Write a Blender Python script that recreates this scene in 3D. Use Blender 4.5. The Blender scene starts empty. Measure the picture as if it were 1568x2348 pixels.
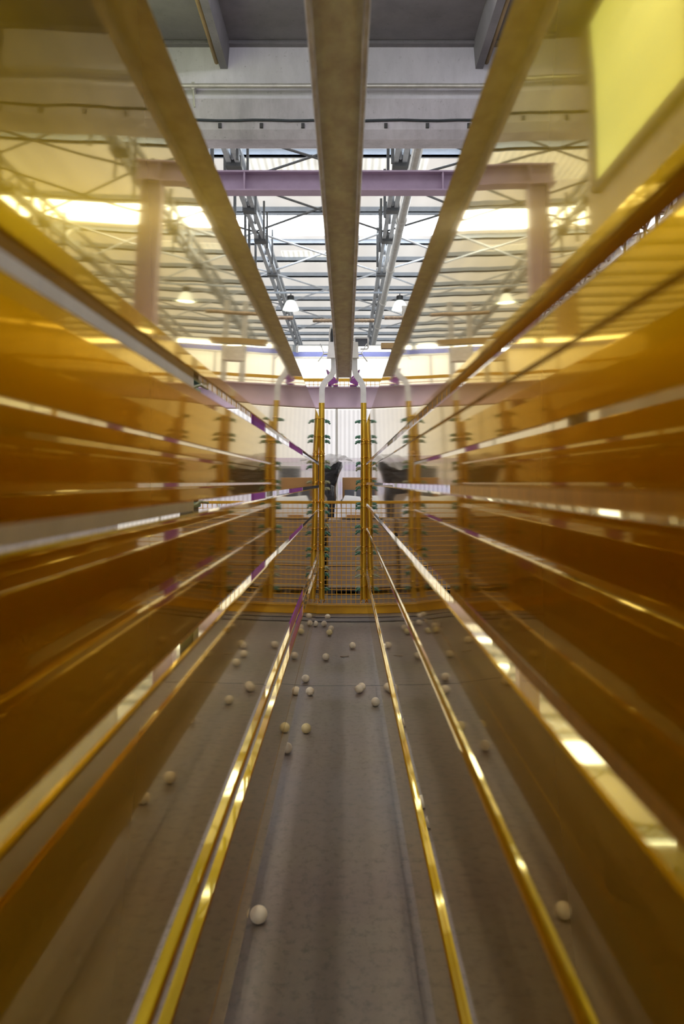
import bpy, bmesh, math, random
from mathutils import Vector, Matrix
random.seed(7)
S = bpy.context.scene
COL = S.collection
F = 2000.0            # focal length in pixels of the 1568 x 2348 frame
K = F / 1350.0        # depths below are first written for a 1350-pixel focal length
CX, CY = 793.0, 1105.0  # vanishing point of the rack direction
H = 1.25              # camera height
D = 4.9 * K           # distance to the hanger posts
U = D / F             # metres per pixel at the posts
YN = -1.2             # near end of the rack (behind the camera)

def at(px, py, d):
    return Vector(((px-CX)*d/F, d, H+(CY-py)*d/F))

# ------------------------------------------------------------------ materials
def nt(name):
    m = bpy.data.materials.new(name); m.use_nodes = True
    t = m.node_tree; t.nodes.clear()
    o = t.nodes.new('ShaderNodeOutputMaterial')
    b = t.nodes.new('ShaderNodeBsdfPrincipled')
    t.links.new(b.outputs[0], o.inputs[0])
    return m, t, b, o

def noise(t, scale, detail=6, rough=.6, stretch=(1,1,1), coord='Object'):
    c = t.nodes.new('ShaderNodeTexCoord'); mp = t.nodes.new('ShaderNodeMapping')
    mp.inputs['Scale'].default_value = stretch
    n = t.nodes.new('ShaderNodeTexNoise')
    n.inputs['Scale'].default_value = scale; n.inputs['Detail'].default_value = detail
    n.inputs['Roughness'].default_value = rough
    t.links.new(c.outputs[coord], mp.inputs[0]); t.links.new(mp.outputs[0], n.inputs['Vector'])
    return n

def ramp(t, src, stops):
    r = t.nodes.new('ShaderNodeValToRGB')
    while len(r.color_ramp.elements) < len(stops): r.color_ramp.elements.new(.5)
    for e, (p, c) in zip(r.color_ramp.elements, stops):
        e.position = p; e.color = (c[0], c[1], c[2], 1)
    t.links.new(src, r.inputs[0])
    return r

def bump(t, b, src, strength, dist=.01):
    n = t.nodes.new('ShaderNodeBump'); n.inputs['Strength'].default_value = strength
    n.inputs['Distance'].default_value = dist
    t.links.new(src, n.inputs['Height']); t.links.new(n.outputs[0], b.inputs['Normal'])

def mat(name, c, rough=.5, metal=0., var=.15, scale=6., stretch=(1,1,1), bmp=0., emit=None, es=0., coord='Object'):
    m, t, b, o = nt(name)
    n = noise(t, scale, stretch=stretch, coord=coord)
    lo = [max(0, x*(1-var)) for x in c]; hi = [min(1, x*(1+var)) for x in c]
    r = ramp(t, n.outputs[0], [(.3, lo), (.7, hi)])
    t.links.new(r.outputs[0], b.inputs['Base Color'])
    b.inputs['Roughness'].default_value = rough; b.inputs['Metallic'].default_value = metal
    if bmp: bump(t, b, n.outputs[0], bmp)
    if emit:
        b.inputs['Emission Color'].default_value = (*emit, 1); b.inputs['Emission Strength'].default_value = es
    return m

def mat_gold(name, c, rough, c2, rough2, var=.05):
    """dyed polished anodic film: a clear mirror lobe over a satin, deeper gold lobe that fades at grazing angles"""
    m, t, b, o = nt(name)
    n = noise(t, 3., 3, .5, (6, .12, 10))
    n2 = noise(t, 1.0, 2, .4, (2, .25, 5))
    bp = t.nodes.new('ShaderNodeBump'); bp.inputs['Strength'].default_value = .03; bp.inputs['Distance'].default_value = .02
    t.links.new(n2.outputs[0], bp.inputs['Height'])
    b2 = t.nodes.new('ShaderNodeBsdfPrincipled')
    for q, col, ro in ((b, c, rough), (b2, c2, rough2)):
        r = ramp(t, n.outputs[0], [(.35, [x*(1-var) for x in col]), (.65, [min(1, x*(1+var)) for x in col])])
        t.links.new(r.outputs[0], q.inputs['Base Color'])
        q.inputs['Metallic'].default_value = 1; q.inputs['Roughness'].default_value = ro
        t.links.new(bp.outputs[0], q.inputs['Normal'])
    b2.inputs['Specular Tint'].default_value = (1, .8, .35, 1)
    lw = t.nodes.new('ShaderNodeLayerWeight'); lw.inputs[0].default_value = .5
    mr = t.nodes.new('ShaderNodeMapRange'); mr.inputs[1].default_value = .55; mr.inputs[2].default_value = .92
    mr.inputs[3].default_value = .72; mr.inputs[4].default_value = .05
    t.links.new(lw.outputs['Facing'], mr.inputs[0])
    mx = t.nodes.new('ShaderNodeMixShader')
    t.links.new(mr.outputs[0], mx.inputs[0]); t.links.new(b.outputs[0], mx.inputs[1]); t.links.new(b2.outputs[0], mx.inputs[2])
    t.links.new(mx.outputs[0], o.inputs[0])
    return m

def mat_floor():
    m, t, b, o = nt('floor_concrete')
    n1 = noise(t, 1.6, 8, .68); n2 = noise(t, 34, 6, .7, (1, .7, 1)); n3 = noise(t, .8, 4, .6)
    r1 = ramp(t, n1.outputs[0], [(.28, (.150,.115,.094)), (.5, (.232,.182,.150)), (.68, (.305,.245,.207)), (.8, (.385,.32,.275))])
    r2 = ramp(t, n2.outputs[0], [(.28, (.45,.45,.45)), (.5, (1,1,1)), (.75, (1.0,1.0,1.0))])
    r3 = ramp(t, n3.outputs[0], [(.42, (1,1,1)), (.6, (.80,.88,.76))])
    mx = t.nodes.new('ShaderNodeMixRGB'); mx.blend_type = 'MULTIPLY'; mx.inputs[0].default_value = .8
    t.links.new(r1.outputs[0], mx.inputs[1]); t.links.new(r2.outputs[0], mx.inputs[2])
    my = t.nodes.new('ShaderNodeMixRGB'); my.blend_type = 'MULTIPLY'; my.inputs[0].default_value = .8
    t.links.new(mx.outputs[0], my.inputs[1]); t.links.new(r3.outputs[0], my.inputs[2])
    t.links.new(my.outputs[0], b.inputs['Base Color'])
    rr = ramp(t, n1.outputs[0], [(.3, (.42,)*3), (.7, (.62,)*3)])
    t.links.new(rr.outputs[0], b.inputs['Roughness'])
    bump(t, b, n2.outputs[0], .25, .006)
    return m

def mat_concrete(name, c, dark):
    m, t, b, o = nt(name)
    n1 = noise(t, 1.2, 8, .7, (1, 1, .35)); n2 = noise(t, 14, 8, .75)
    r1 = ramp(t, n1.outputs[0], [(.3, [x*dark for x in c]), (.6, c)])
    r2 = ramp(t, n2.outputs[0], [(.30, (.35,)*3), (.40, (1,1,1))])
    mx = t.nodes.new('ShaderNodeMixRGB'); mx.blend_type = 'MULTIPLY'; mx.inputs[0].default_value = .7
    t.links.new(r1.outputs[0], mx.inputs[1]); t.links.new(r2.outputs[0], mx.inputs[2])
    t.links.new(mx.outputs[0], b.inputs['Base Color']); b.inputs['Roughness'].default_value = .85
    bump(t, b, n2.outputs[0], .2)
    return m

def mat_ribbed(name, c, es, per_m, axis=0, alpha=0., ec=None, contrast=.25):
    """ribbed sheet: ribs across one axis, added glow, optional see-through"""
    m, t, b, o = nt(name)
    tc = t.nodes.new('ShaderNodeTexCoord'); sp = t.nodes.new('ShaderNodeSeparateXYZ')
    t.links.new(tc.outputs['Object'], sp.inputs[0])
    mu = t.nodes.new('ShaderNodeMath'); mu.operation = 'MULTIPLY'; mu.inputs[1].default_value = per_m*2*math.pi
    t.links.new(sp.outputs[axis], mu.inputs[0])
    sn = t.nodes.new('ShaderNodeMath'); sn.operation = 'SINE'; t.links.new(mu.outputs[0], sn.inputs[0])
    mr = t.nodes.new('ShaderNodeMapRange'); mr.inputs[1].default_value = -1; mr.inputs[2].default_value = 1
    t.links.new(sn.outputs[0], mr.inputs[0])
    n = noise(t, 1.1, 4, .6)
    ad = t.nodes.new('ShaderNodeMath'); ad.operation = 'MULTIPLY_ADD'
    ad.inputs[1].default_value = .7
    t.links.new(n.outputs[0], ad.inputs[0]); 
    m2 = t.nodes.new('ShaderNodeMath'); m2.operation = 'MULTIPLY'; m2.inputs[1].default_value = .5
    t.links.new(mr.outputs[0], m2.inputs[0]); t.links.new(m2.outputs[0], ad.inputs[2])
    r = ramp(t, ad.outputs[0], [(.15, [x*(1-contrast) for x in c]), (.85, c)])
    t.links.new(r.outputs[0], b.inputs['Base Color']); b.inputs['Roughness'].default_value = .4
    ec = ec or c
    r2 = ramp(t, ad.outputs[0], [(.15, [x*(1-contrast) for x in ec]), (.85, ec)])
    t.links.new(r2.outputs[0], b.inputs['Emission Color']); b.inputs['Emission Strength'].default_value = es
    if alpha:
        tr = t.nodes.new('ShaderNodeBsdfTransparent'); mx = t.nodes.new('ShaderNodeMixShader')
        mx.inputs[0].default_value = alpha
        t.links.new(b.outputs[0], mx.inputs[1]); t.links.new(tr.outputs[0], mx.inputs[2])
        t.links.new(mx.outputs[0], o.inputs[0])
    return m

def mat_film():
    m, t, b, o = nt('clear_film')
    n = noise(t, 9, 5, .6)
    r = ramp(t, n.outputs[0], [(.3, (.75,.75,.76)), (.7, (.95,.95,.95))])
    t.links.new(r.outputs[0], b.inputs['Base Color']); b.inputs['Roughness'].default_value = .25
    tr = t.nodes.new('ShaderNodeBsdfTransparent'); mx = t.nodes.new('ShaderNodeMixShader'); mx.inputs[0].default_value = .35
    t.links.new(b.outputs[0], mx.inputs[1]); t.links.new(tr.outputs[0], mx.inputs[2]); t.links.new(mx.outputs[0], o.inputs[0])
    bump(t, b, n.outputs[0], .6, .03)
    return m

M = {}
M['gold'] = mat_gold('gold_anodised', (.79, .615, .18), .035, (.70, .475, .025), .29)
M['gold_post'] = mat('gold_post', (.82, .52, .05), .32, .6, .14, 9, (1,1,.3))
M['gold_wire'] = mat('gold_wire', (.85, .55, .12), .2, 1, .1, 20)
M['floor'] = mat_floor()
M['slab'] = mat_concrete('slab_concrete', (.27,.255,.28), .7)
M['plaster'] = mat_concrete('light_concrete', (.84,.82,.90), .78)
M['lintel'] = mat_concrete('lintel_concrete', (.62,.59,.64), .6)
M['galv'] = mat('galvanised', (.93,.82,.60), .45, .0, .22, 22, (1,.5,1), .12)
M['galv_edge'] = mat('galvanised_edge', (.95,.88,.74), .4, .0, .3, 30, (1,.4,1), .1)
M['alu'] = mat('bare_aluminium', (.95,.95,.96), .35, .0, .05, 30)
M['grey_alu'] = mat('grey_aluminium', (.66,.64,.60), .5, .4, .1, 3)
M['purple_pale'] = mat('pale_purple_paint', (.86,.70,.84), .45, 0, .08, 4)
M['portal'] = mat('dusty_purple_paint', (.46,.34,.46), .45, 0, .08, 4)
M['purple'] = mat('purple_paint', (.36,.08,.40), .4, 0, .1, 5)
M['yellow'] = mat('yellow_paint', (.92,.50,.012), .4, 0, .1, 8)
M['green'] = mat('green_plastic', (.07,.24,.17), .4, 0, .3, 60)
M['paleg'] = mat('pale_green_plastic', (.36,.40,.27), .45, 0, .25, 60)
M['ball'] = mat('cream_plastic', (.97,.85,.63), .5, 0, .06, 30)
M['ball2'] = mat('yellowed_plastic', (.93,.80,.42), .5, 0, .06, 30)
M['card'] = mat('cardboard', (.37,.285,.215), .8, 0, .1, 4)
M['card2'] = mat('orange_cardboard', (.55,.30,.12), .8, 0, .08, 5)
M['white_bag'] = mat('white_fabric', (.86,.86,.88), .8, 0, .06, 6, bmp=.3)
M['black_wrap'] = mat('black_wrap', (.028,.027,.03), .22, 0, .4, 9, (1,1,3), .9)
M['grey_wrap'] = mat('grey_wrap', (.20,.205,.22), .3, 0, .3, 7, (1,1,5), .3)
M['slate'] = mat('slate_board', (.15,.16,.19), .6, 0, .1, 5)
M['black'] = mat('black_steel', (.015,.015,.016), .45, 0, .2, 8)
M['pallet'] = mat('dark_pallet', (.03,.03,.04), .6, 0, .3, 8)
M['film'] = mat_film()
M['purlin'] = mat('purlin_steel', (.44,.50,.58), .5, .1, .1, 3)
M['truss'] = mat('truss_steel', (.46,.49,.53), .45, .3, .12, 5)
M['dark_truss'] = mat('dark_truss_steel', (.10,.105,.11), .5, .2, .2, 5)
M['pipe'] = mat('pipe_steel', (.56,.54,.50), .35, .4, .15, 8)
M['tan_pipe'] = mat('tan_pipe', (.42,.28,.11), .5, 0, .1, 8)
M['rod'] = mat('rusty_rod', (.46,.36,.26), .5, .3, .35, 40)
M['roofsheet_glow'] = mat_ribbed('cream_roof_glow', (.76,.74,.71), .46, 1.1, 0, contrast=.10, ec=(1,.96,.90))  # glow added to the cream panels so the hall ceiling looks lit
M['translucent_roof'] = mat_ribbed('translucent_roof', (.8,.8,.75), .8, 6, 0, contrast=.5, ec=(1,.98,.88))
M['skylight'] = mat('skylight_glow', (.9,.95,1), .5, 0, .02, 2, emit=(.93,.97,1), es=7.)
M['sidewin'] = mat('side_window_glow', (.8,.85,.6), .5, 0, .05, 2, emit=(.86,1,.34), es=.65)
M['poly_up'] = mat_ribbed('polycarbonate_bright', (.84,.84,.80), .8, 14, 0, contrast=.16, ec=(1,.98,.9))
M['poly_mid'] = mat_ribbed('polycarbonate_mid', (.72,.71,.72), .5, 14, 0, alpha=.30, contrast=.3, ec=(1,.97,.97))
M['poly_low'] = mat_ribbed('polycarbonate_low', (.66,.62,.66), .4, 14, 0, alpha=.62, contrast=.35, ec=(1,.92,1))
M['frame_white'] = mat('white_frame', (.8,.8,.78), .5, 0, .04, 4)
M['blue'] = mat('blue_band', (.14,.16,.42), .5, 0, .1, 4)
M['tube_glow'] = mat('tube_glow', (1,1,1), .5, 0, .01, 2, emit=(1,1,.88), es=5.)
M['bay_tube'] = mat('bay_tube_glow', (1,1,1), .5, 0, .01, 2, emit=(1,.93,.84), es=52.)  # unseen battens added over the aisle to shape the floor light
M['shade'] = mat('lamp_shade', (.9,.93,.9), .3, 0, .04, 6, emit=(.9,1,.9), es=.45)
M['lamp_glow'] = mat('lamp_glow', (1,1,1), .5, 0, .01, 2, emit=(.92,1,.8), es=9)
M['cable'] = mat('dark_cable', (.03,.04,.05), .5, 0, .2, 9)
M['bolt'] = mat('zinc_bolt', (.7,.7,.68), .3, .7, .1, 50)
M['lilac'] = mat('lilac_board', (.33,.20,.40), .7, 0, .25, 5)
M['beige'] = mat('beige_board', (.50,.44,.33), .8, 0, .1, 4)
M['farwall'] = mat('far_wall', (.40,.44,.47), .7, 0, .08, 1.5)
M['kerb'] = mat_concrete('kerb_concrete', (.17,.15,.14), .7)

# ------------------------------------------------------------------ mesh helpers
class MB:
    def __init__(s): s.bm = bmesh.new()
    def box(s, x0, x1, y0, y1, z0, z1, bev=0.):
        b2 = bmesh.new()
        vs = [b2.verts.new((x, y, z)) for x in (x0, x1) for y in (y0, y1) for z in (z0, z1)]
        for f in ((0,1,3,2),(4,6,7,5),(0,4,5,1),(2,3,7,6),(0,2,6,4),(1,5,7,3)):
            b2.faces.new([vs[i] for i in f])
        if bev: bmesh.ops.bevel(b2, geom=b2.edges[:]+b2.verts[:], offset=bev, segments=2, affect='EDGES', profile=.5)
        s.merge(b2); return s
    def merge(s, b2):
        me = bpy.data.meshes.new('tmp'); b2.to_mesh(me); b2.free(); s.bm.from_mesh(me); bpy.data.meshes.remove(me)
    def prism(s, poly, y0, y1, axis='Y'):
        """polygon of (a, b) swept along an axis; Y: (x,z), X: (y,z), Z: (x,y)"""
        def v(a, b, t):
            return {'Y': (a, t, b), 'X': (t, a, b), 'Z': (a, b, t)}[axis]
        A = [s.bm.verts.new(v(a, b, y0)) for a, b in poly]; B = [s.bm.verts.new(v(a, b, y1)) for a, b in poly]
        n = len(poly)
        for i in range(n): s.bm.faces.new((A[i], A[(i+1)%n], B[(i+1)%n], B[i]))
        s.bm.faces.new(A[::-1]); s.bm.faces.new(B); return s
    def tube(s, p, q, r, seg=8, r2=None):
        p, q = Vector(p), Vector(q); r2 = r if r2 is None else r2
        d = (q-p); L = d.length
        if L < 1e-6: return s
        b2 = bmesh.new()
        bmesh.ops.create_cone(b2, cap_ends=True, segments=seg, radius1=r, radius2=r2, depth=L)
        rot = Vector((0,0,1)).rotation_difference(d.normalized()).to_matrix().to_4x4()
        bmesh.ops.transform(b2, matrix=Matrix.Translation((p+q)/2) @ rot, verts=b2.verts)
        s.merge(b2); return s
    def path(s, pts, r, seg=6):
        """round bar swept along a polyline"""
        pts = [Vector(p) for p in pts]; n = len(pts); rings = []
        closed = (pts[0]-pts[-1]).length < 1e-6
        ref = Vector((.13, .21, 1)).normalized()
        for i, p in enumerate(pts):
            a = pts[i-1] if i else (pts[-2] if closed else p); b = pts[i+1] if i < n-1 else (pts[1] if closed else p)
            t = (b-a).normalized(); u = t.cross(ref).normalized(); w = t.cross(u)
            rings.append([s.bm.verts.new(p+(u*math.cos(2*math.pi*k/seg)+w*math.sin(2*math.pi*k/seg))*r) for k in range(seg)])
        for A, B in zip(rings, rings[1:]):
            for k in range(seg): s.bm.faces.new((A[k], A[(k+1)%seg], B[(k+1)%seg], B[k]))
        return s
    def strip(s, pts, hw, y0, y1):
        """flat bar: 2-D centre line in XZ, half width hw, depth y0..y1"""
        P = [Vector((a, b)) for a, b in pts]; L, R = [], []
        for i, p in enumerate(P):
            d1 = (P[i]-P[i-1]).normalized() if i else None
            d2 = (P[i+1]-P[i]).normalized() if i < len(P)-1 else None
            if d1 is None: d1 = d2
            if d2 is None: d2 = d1
            t = (d1+d2).normalized(); nrm = Vector((-t.y, t.x)); k = hw/max(.5, t.dot(d1))
            L.append(p+nrm*k); R.append(p-nrm*k)
        s.prism([(q.x, q.y) for q in L]+[(q.x, q.y) for q in R[::-1]], y0, y1); return s
    def lathe(s, prof, c, seg=24, axis='Z'):
        rings = []
        for r, h in prof:
            rings.append([s.bm.verts.new((c[0]+r*math.cos(2*math.pi*k/seg), c[1]+r*math.sin(2*math.pi*k/seg), c[2]+h)) for k in range(seg)])
        for A, B in zip(rings, rings[1:]):
            for k in range(seg): s.bm.faces.new((A[k], A[(k+1)%seg], B[(k+1)%seg], B[k]))
        return s
    def build(s, name, m, parent=None, smooth=False, loc=None):
        """loc: a base point; the mesh is shifted so that the object's origin is there"""
        bmesh.ops.recalc_face_normals(s.bm, faces=s.bm.faces[:])
        me = bpy.data.meshes.new(name)
        if loc is not None:
            bmesh.ops.translate(s.bm, verts=s.bm.verts[:], vec=-Vector(loc))
        s.bm.to_mesh(me); s.bm.free()
        if smooth:
            for p in me.polygons: p.use_smooth = True
        me.materials.append(m)
        o = bpy.data.objects.new(name, me); COL.objects.link(o)
        if loc is not None: o.location = loc
        if parent: o.parent = parent
        return o

def tag(o, label=None, cat=None, group=None, kind=None):
    if label: o['label'] = label
    if cat: o['category'] = cat
    if group: o['group'] = group
    if kind: o['kind'] = kind
    return o
def empty(name, loc=(0,0,0)):
    o = bpy.data.objects.new(name, None); o.empty_display_size = .1; COL.objects.link(o); o.location = loc; return o
def struct(o): o['kind'] = 'structure'; return o
def child(mb, name, m, root, **k):
    """a part built in world coordinates, parented to a root Empty (which only has a location)"""
    bmesh.ops.translate(mb.bm, verts=mb.bm.verts[:], vec=-root.location)
    return mb.build(name, m, root, **k)

# ------------------------------------------------------------------ setting
def floor():
    mb = MB(); mb.box(-16, 16, -9, 34*K, -.12, 0)
    struct(mb.build('floor', M['floor']))
    # expansion joints, sawn dark lines a hair proud of the slab
    d = H*F/(1572-CY)
    mb = MB()
    xs = [-3+.15*i for i in range(41)]
    for a, b in zip(xs, xs[1:]):
        o1 = .004*math.sin(a*9)
        mb.box(a, b, d-.004+o1, d+.004+o1, 0, .0008)
    struct(mb.build('trim_1', M['black']))
    mb = MB(); mb.box(-3, 3, 5.24*K, 5.32*K, 0, .012, .004); mb.box(-3, 3, 5.40*K, 5.42*K, 0, .010)
    struct(mb.build('trim_2', M['kerb']))
floor()

def ceilings():
    d = 8.0*K
    zs = at(0, 100, d).z; 
    # near slab with shallow cross ribs
    mb = MB(); mb.box(-9, 9, -8, d+.3, zs, zs+.25)
    for y in (-2.1, .3, 2.6, 5.0, 7.4, 7.05*K, 7.93*K):
        mb.box(-9, 9, y, y+.12, zs-.05, zs, .01)
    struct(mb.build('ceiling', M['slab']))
    # stems under the slab
    for i, (a, b) in enumerate(((505, 522), (1090, 1107))):
        xa, xb = (a-CX)*d/F, (b-CX)*d/F; zb = at(0, 158, d).z
        mb = MB(); mb.prism([(xa, zb), (xb, zb), (xb+.03, zs+.01), (xa-.03, zs+.01)], -8, d)
        struct(mb.build('ceiling_beam', M['slab']))
        s = 1 if i else -1
        xo = xa-.05 if i == 0 else xb+.05
        mb = MB(); mb.tube((xo, -3, zb+.09), (xo, d, zb+.09), .030, 10)
        o = mb.build('conduit', M['tan_pipe'], smooth=True)
        tag(o, 'tan conduit running along the %s concrete ceiling rib' % ('left', 'right')[i], 'pipe', 'ceiling rib conduits')
    # light wall face above the opening
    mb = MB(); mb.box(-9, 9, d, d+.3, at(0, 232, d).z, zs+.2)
    struct(mb.build('wall_upper', M['plaster']))
    # lintel beam: face, ledge, chamfered lip
    z0, z1, z2 = at(0, 318, d-.05).z, at(0, 297, d-.1).z, at(0, 226, d-.1).z
    mb = MB(); mb.prism([(d-.02, z0), (d+.3, z0), (d+.3, z2), (d-.1, z2), (d-.1, z1)], -9, 9, 'X')
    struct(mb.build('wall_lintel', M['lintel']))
    mb = MB()
    for px in [505+95*i-95*12 for i in range(36)]:
        p = at(px, 289, d-.1); mb.box(p.x-.025, p.x+.02, d-.13, d-.1, p.z-.03, p.z+.03)
    struct(mb.build('trim_3', M['black']))
    mb = MB(); p = at(793, 275, d-.13)
    pts = [(-6+.25*i, d-.12, p.z+.006*math.sin(i*1.7)) for i in range(49)]
    mb.path(pts, .016); tag(mb.build('cable', M['cable'], smooth=True), 'dark cable strung along the face of the concrete lintel', 'cable')
    p = at(793, 197, d-.15); mb = MB(); mb.tube((-6, d-.15, p.z), (6, d-.15, p.z), .032, 12)
    for x in (-4.4, -2.05, 2.1, 4.5): mb.box(x-.02, x+.02, d-.16, d, p.z-.05, p.z+.05); mb.tube((x, d-.14, p.z), (x+.02, d-.14, p.z-.28), .012)
    tag(mb.build('ceiling_pipe', M['pipe'], smooth=False), 'grey pipe fixed level across the pale concrete wall above the lintel', 'pipe')
    # side walls of the near bay, left one with a glowing window
    mb = MB(); mb.box(-3.4, -3.1, -9, 8.0*K, 0, zs)
    struct(mb.build('wall_left', M['lintel']))
    mb = MB(); mb.box(4.5, 4.7, -9, 8.0*K, 0, zs)
    struct(mb.build('wall_right', M['slab']))
    mb = MB(); mb.box(-3.1, -3.05, 5.5*K, 7.6*K, 4.9, zs-.15)
    struct(mb.build('window_1', M['sidewin']))
    mb = MB()
    for y in (5.5*K, 7.6*K): mb.box(-3.1, -3.0, y-.04, y+.04, 4.85, zs-.1)
    for z in (4.9, zs-.15): mb.box(-3.1, -3.0, 5.6*K-.04, 7.6*K+.04, z-.05, z+.05)
    mb.build('window_frame', M['slab'], bpy.data.objects['window_1'])
ceilings()

ZR = H+7.46   # underside of the far roof
def far_hall():
    y0, y1 = 8.0*K+.3, 32.*K
    # skylight bands across the roof (in the order of distance)
    sky = [(12.6*K, 12.95*K, M['skylight']), (16.35*K, 17.85*K, M['skylight'])]
    mb = MB()
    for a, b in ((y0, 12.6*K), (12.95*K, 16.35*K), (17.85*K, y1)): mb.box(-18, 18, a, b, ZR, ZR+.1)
    struct(mb.build('roof', M['roofsheet_glow']))
    for i, (a, b, m) in enumerate(sky):
        mb = MB(); mb.box(-18, 18, a, b, ZR+.03, ZR+.07); struct(mb.build('window_%d' % (i+2), m))
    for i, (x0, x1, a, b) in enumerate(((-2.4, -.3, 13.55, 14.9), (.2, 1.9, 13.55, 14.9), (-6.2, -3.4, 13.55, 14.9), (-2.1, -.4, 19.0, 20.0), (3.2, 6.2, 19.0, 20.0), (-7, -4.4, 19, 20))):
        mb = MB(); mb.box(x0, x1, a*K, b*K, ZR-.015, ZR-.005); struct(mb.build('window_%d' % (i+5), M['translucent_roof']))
    # purlins
    offs = [785, 762, 630, 556, 516, 480, 449, 425, 401, 382, 360, 344, 330]
    for i, o in enumerate(offs):
        y = 7.46*F/o
        mb = MB(); mb.box(-18, 18, y-.05, y+.05, ZR-.15, ZR-.002); mb.box(-18, 18, y-.05, y+.12, ZR-.15, ZR-.13)
        struct(mb.build('roof_purlin', M['purlin']))
    y = 7.3*F/616; mb = MB(); mb.box(-18, 18, y-.05, y+.05, ZR-.2, ZR); struct(mb.build('roof_purlin', M['purlin']))
    # trusses running away from the camera
    for n, (x, mt) in enumerate(((-2.32, 'truss'), (1.12, 'truss'), (-5.8, 'truss'), (4.6, 'truss'), (-9.2, 'truss'), (8.1, 'truss'))):
        zb, zt = H+6.62, ZR-.28
        mb = MB()
        for dx in (-.09, .09): mb.box(x+dx-.05, x+dx+.05, 8.6*K, 31*K, zb-.05, zb+.05)
        mb.box(x-.06, x+.06, 8.6*K, 31*K, zt-.05, zt+.06)
        struct(mb.build('roof_truss', M['truss']))
        tr = bpy.context.scene.objects[-1] if False else COL.objects[-1]
        mb = MB(); k = 0; y = 9.*K
        while y < 30*K:
            mb.tube((x, y, zb), (x, y+.75, zt), .035, 6); mb.tube((x, y+1.5, zb), (x, y+.75, zt), .035, 6); y += 1.5
        mb.build('truss_web', M['truss'], tr)
        mb = MB()
        for y in (9.6*K, 12.2*K, 14.2*K, 16.0*K, 18.6*K): mb.box(x-.16, x+.16, y-.14, y+.14, zb-.12, zb+.10)
        for y in (11.2*K, 12.4*K, 13.5*K, 14.9*K, 15.5*K, 16.6*K): mb.box(x-.26, x-.20, y, y+.07, zb-.55, zt); mb.box(x+.2, x+.25, y+.2, y+.27, zb-.4, zt)
        mb.build('truss_bracket', M['dark_truss'], tr)
        # drop columns to the far side
    # wind bracing between the trusses
    xs = [-9.2, -5.8, -2.32, 1.12, 4.6, 8.1]; ys = [v*K for v in (11.0, 13.0, 15.6, 18.6, 22.0, 26.0)]
    for a, b in zip(xs, xs[1:]):
        for j, (c, d) in enumerate(zip(ys, ys[1:])):
            mb = MB(); z = H+6.6
            mb.tube((a, c, z), (b, d, z), .028, 6); mb.tube((a, d, z+.06), (b, c, z+.06), .028, 6)
            struct(mb.build('roof_brace', M['dark_truss'] if j < 2 else M['truss']))
    # far wall and its columns
    mb = MB(); mb.box(-18, 18, 32*K, 32*K+.2, 0, ZR); struct(mb.build('wall_far', M['farwall']))
    for px, d in ((652, 29.0*K), (850, 29.0*K), (560, 29.*K), (960, 29.*K)):
        x = (px-CX)*d/F; mb = MB(); mb.box(x-.16, x+.16, d, d+.08, 0, ZR-.3); mb.box(x-.03, x+.03, d, d+.4, 0, ZR-.3)
        struct(mb.build('wall_column', M['truss']))
    # slanting service pipe on the right truss
    mb = MB(); mb.tube(at(962, 322, 10.6*K), at(856, 790, 27*K), .10, 14)
    for t in (.2, .4, .6, .8):
        p = at(962, 322, 10.6*K).lerp(at(856, 790, 27*K), t); mb.tube(p+Vector((0,-.05,0)), p+Vector((0,.1,0)), .13, 14)
    tag(mb.build('service_pipe', M['pipe'], smooth=False), 'long pale grey pipe hung under the right roof truss', 'pipe')
    # conduit the lamps hang from
    L20 = 20*K; z = at(0, 671, L20).z; mb = MB(); mb.tube((-9, L20, z), (9, L20, z), .035, 8)
    for x in xs: mb.tube((x, L20, z), (x, L20, H+6.56), .02)
    tag(mb.build('lamp_rail', M['purlin']), 'thin level rail across the hall above the bell lamps', 'rail')
    lamps = [(-1.87, 'left of the overhead steel channel'), (1.83, 'right of the overhead steel channel'), (-5.35, 'far left'), (5.3, 'far right')]
    for x, w in lamps:
        zt = at(0, 671, L20).z; zl = at(0, 711, L20).z
        r = empty('bell_lamp', (x, L20, zl))
        tag(r, 'white bell lamp with black top hanging '+w, 'lamp', 'bell lamps under the hall roof')
        mb = MB(); mb.lathe([(.10,.33), (.15,.30), (.20,.21), (.27,.05), (.285,0), (.272,0), (.255,.05), (.19,.20), (.1,.29)], (x, L20, zl), 28)
        sh = child(mb, 'lamp_shade', M['shade'], r, smooth=True)
        mb = MB(); mb.lathe([(.001,.50), (.09,.49), (.11,.46), (.11,.35), (.08,.31), (.001,.31)], (x, L20, zl), 20)
        for k in range(10): mb.box(x-.115+.023*k, x-.105+.023*k, L20-.13, L20+.13, zl+.35, zl+.47)
        mb.tube((x, L20, zl+.48), (x, L20, zt-.04), .018)
        child(mb, 'lamp_housing', M['black'], r)
        mb = MB(); mb.lathe([(.001,.03), (.255,.03), (.26,.02), (.001,.01)], (x, L20, zl), 24)
        child(mb, 'lens', M['lamp_glow'], r).parent = sh
    return
far_hall()

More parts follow.
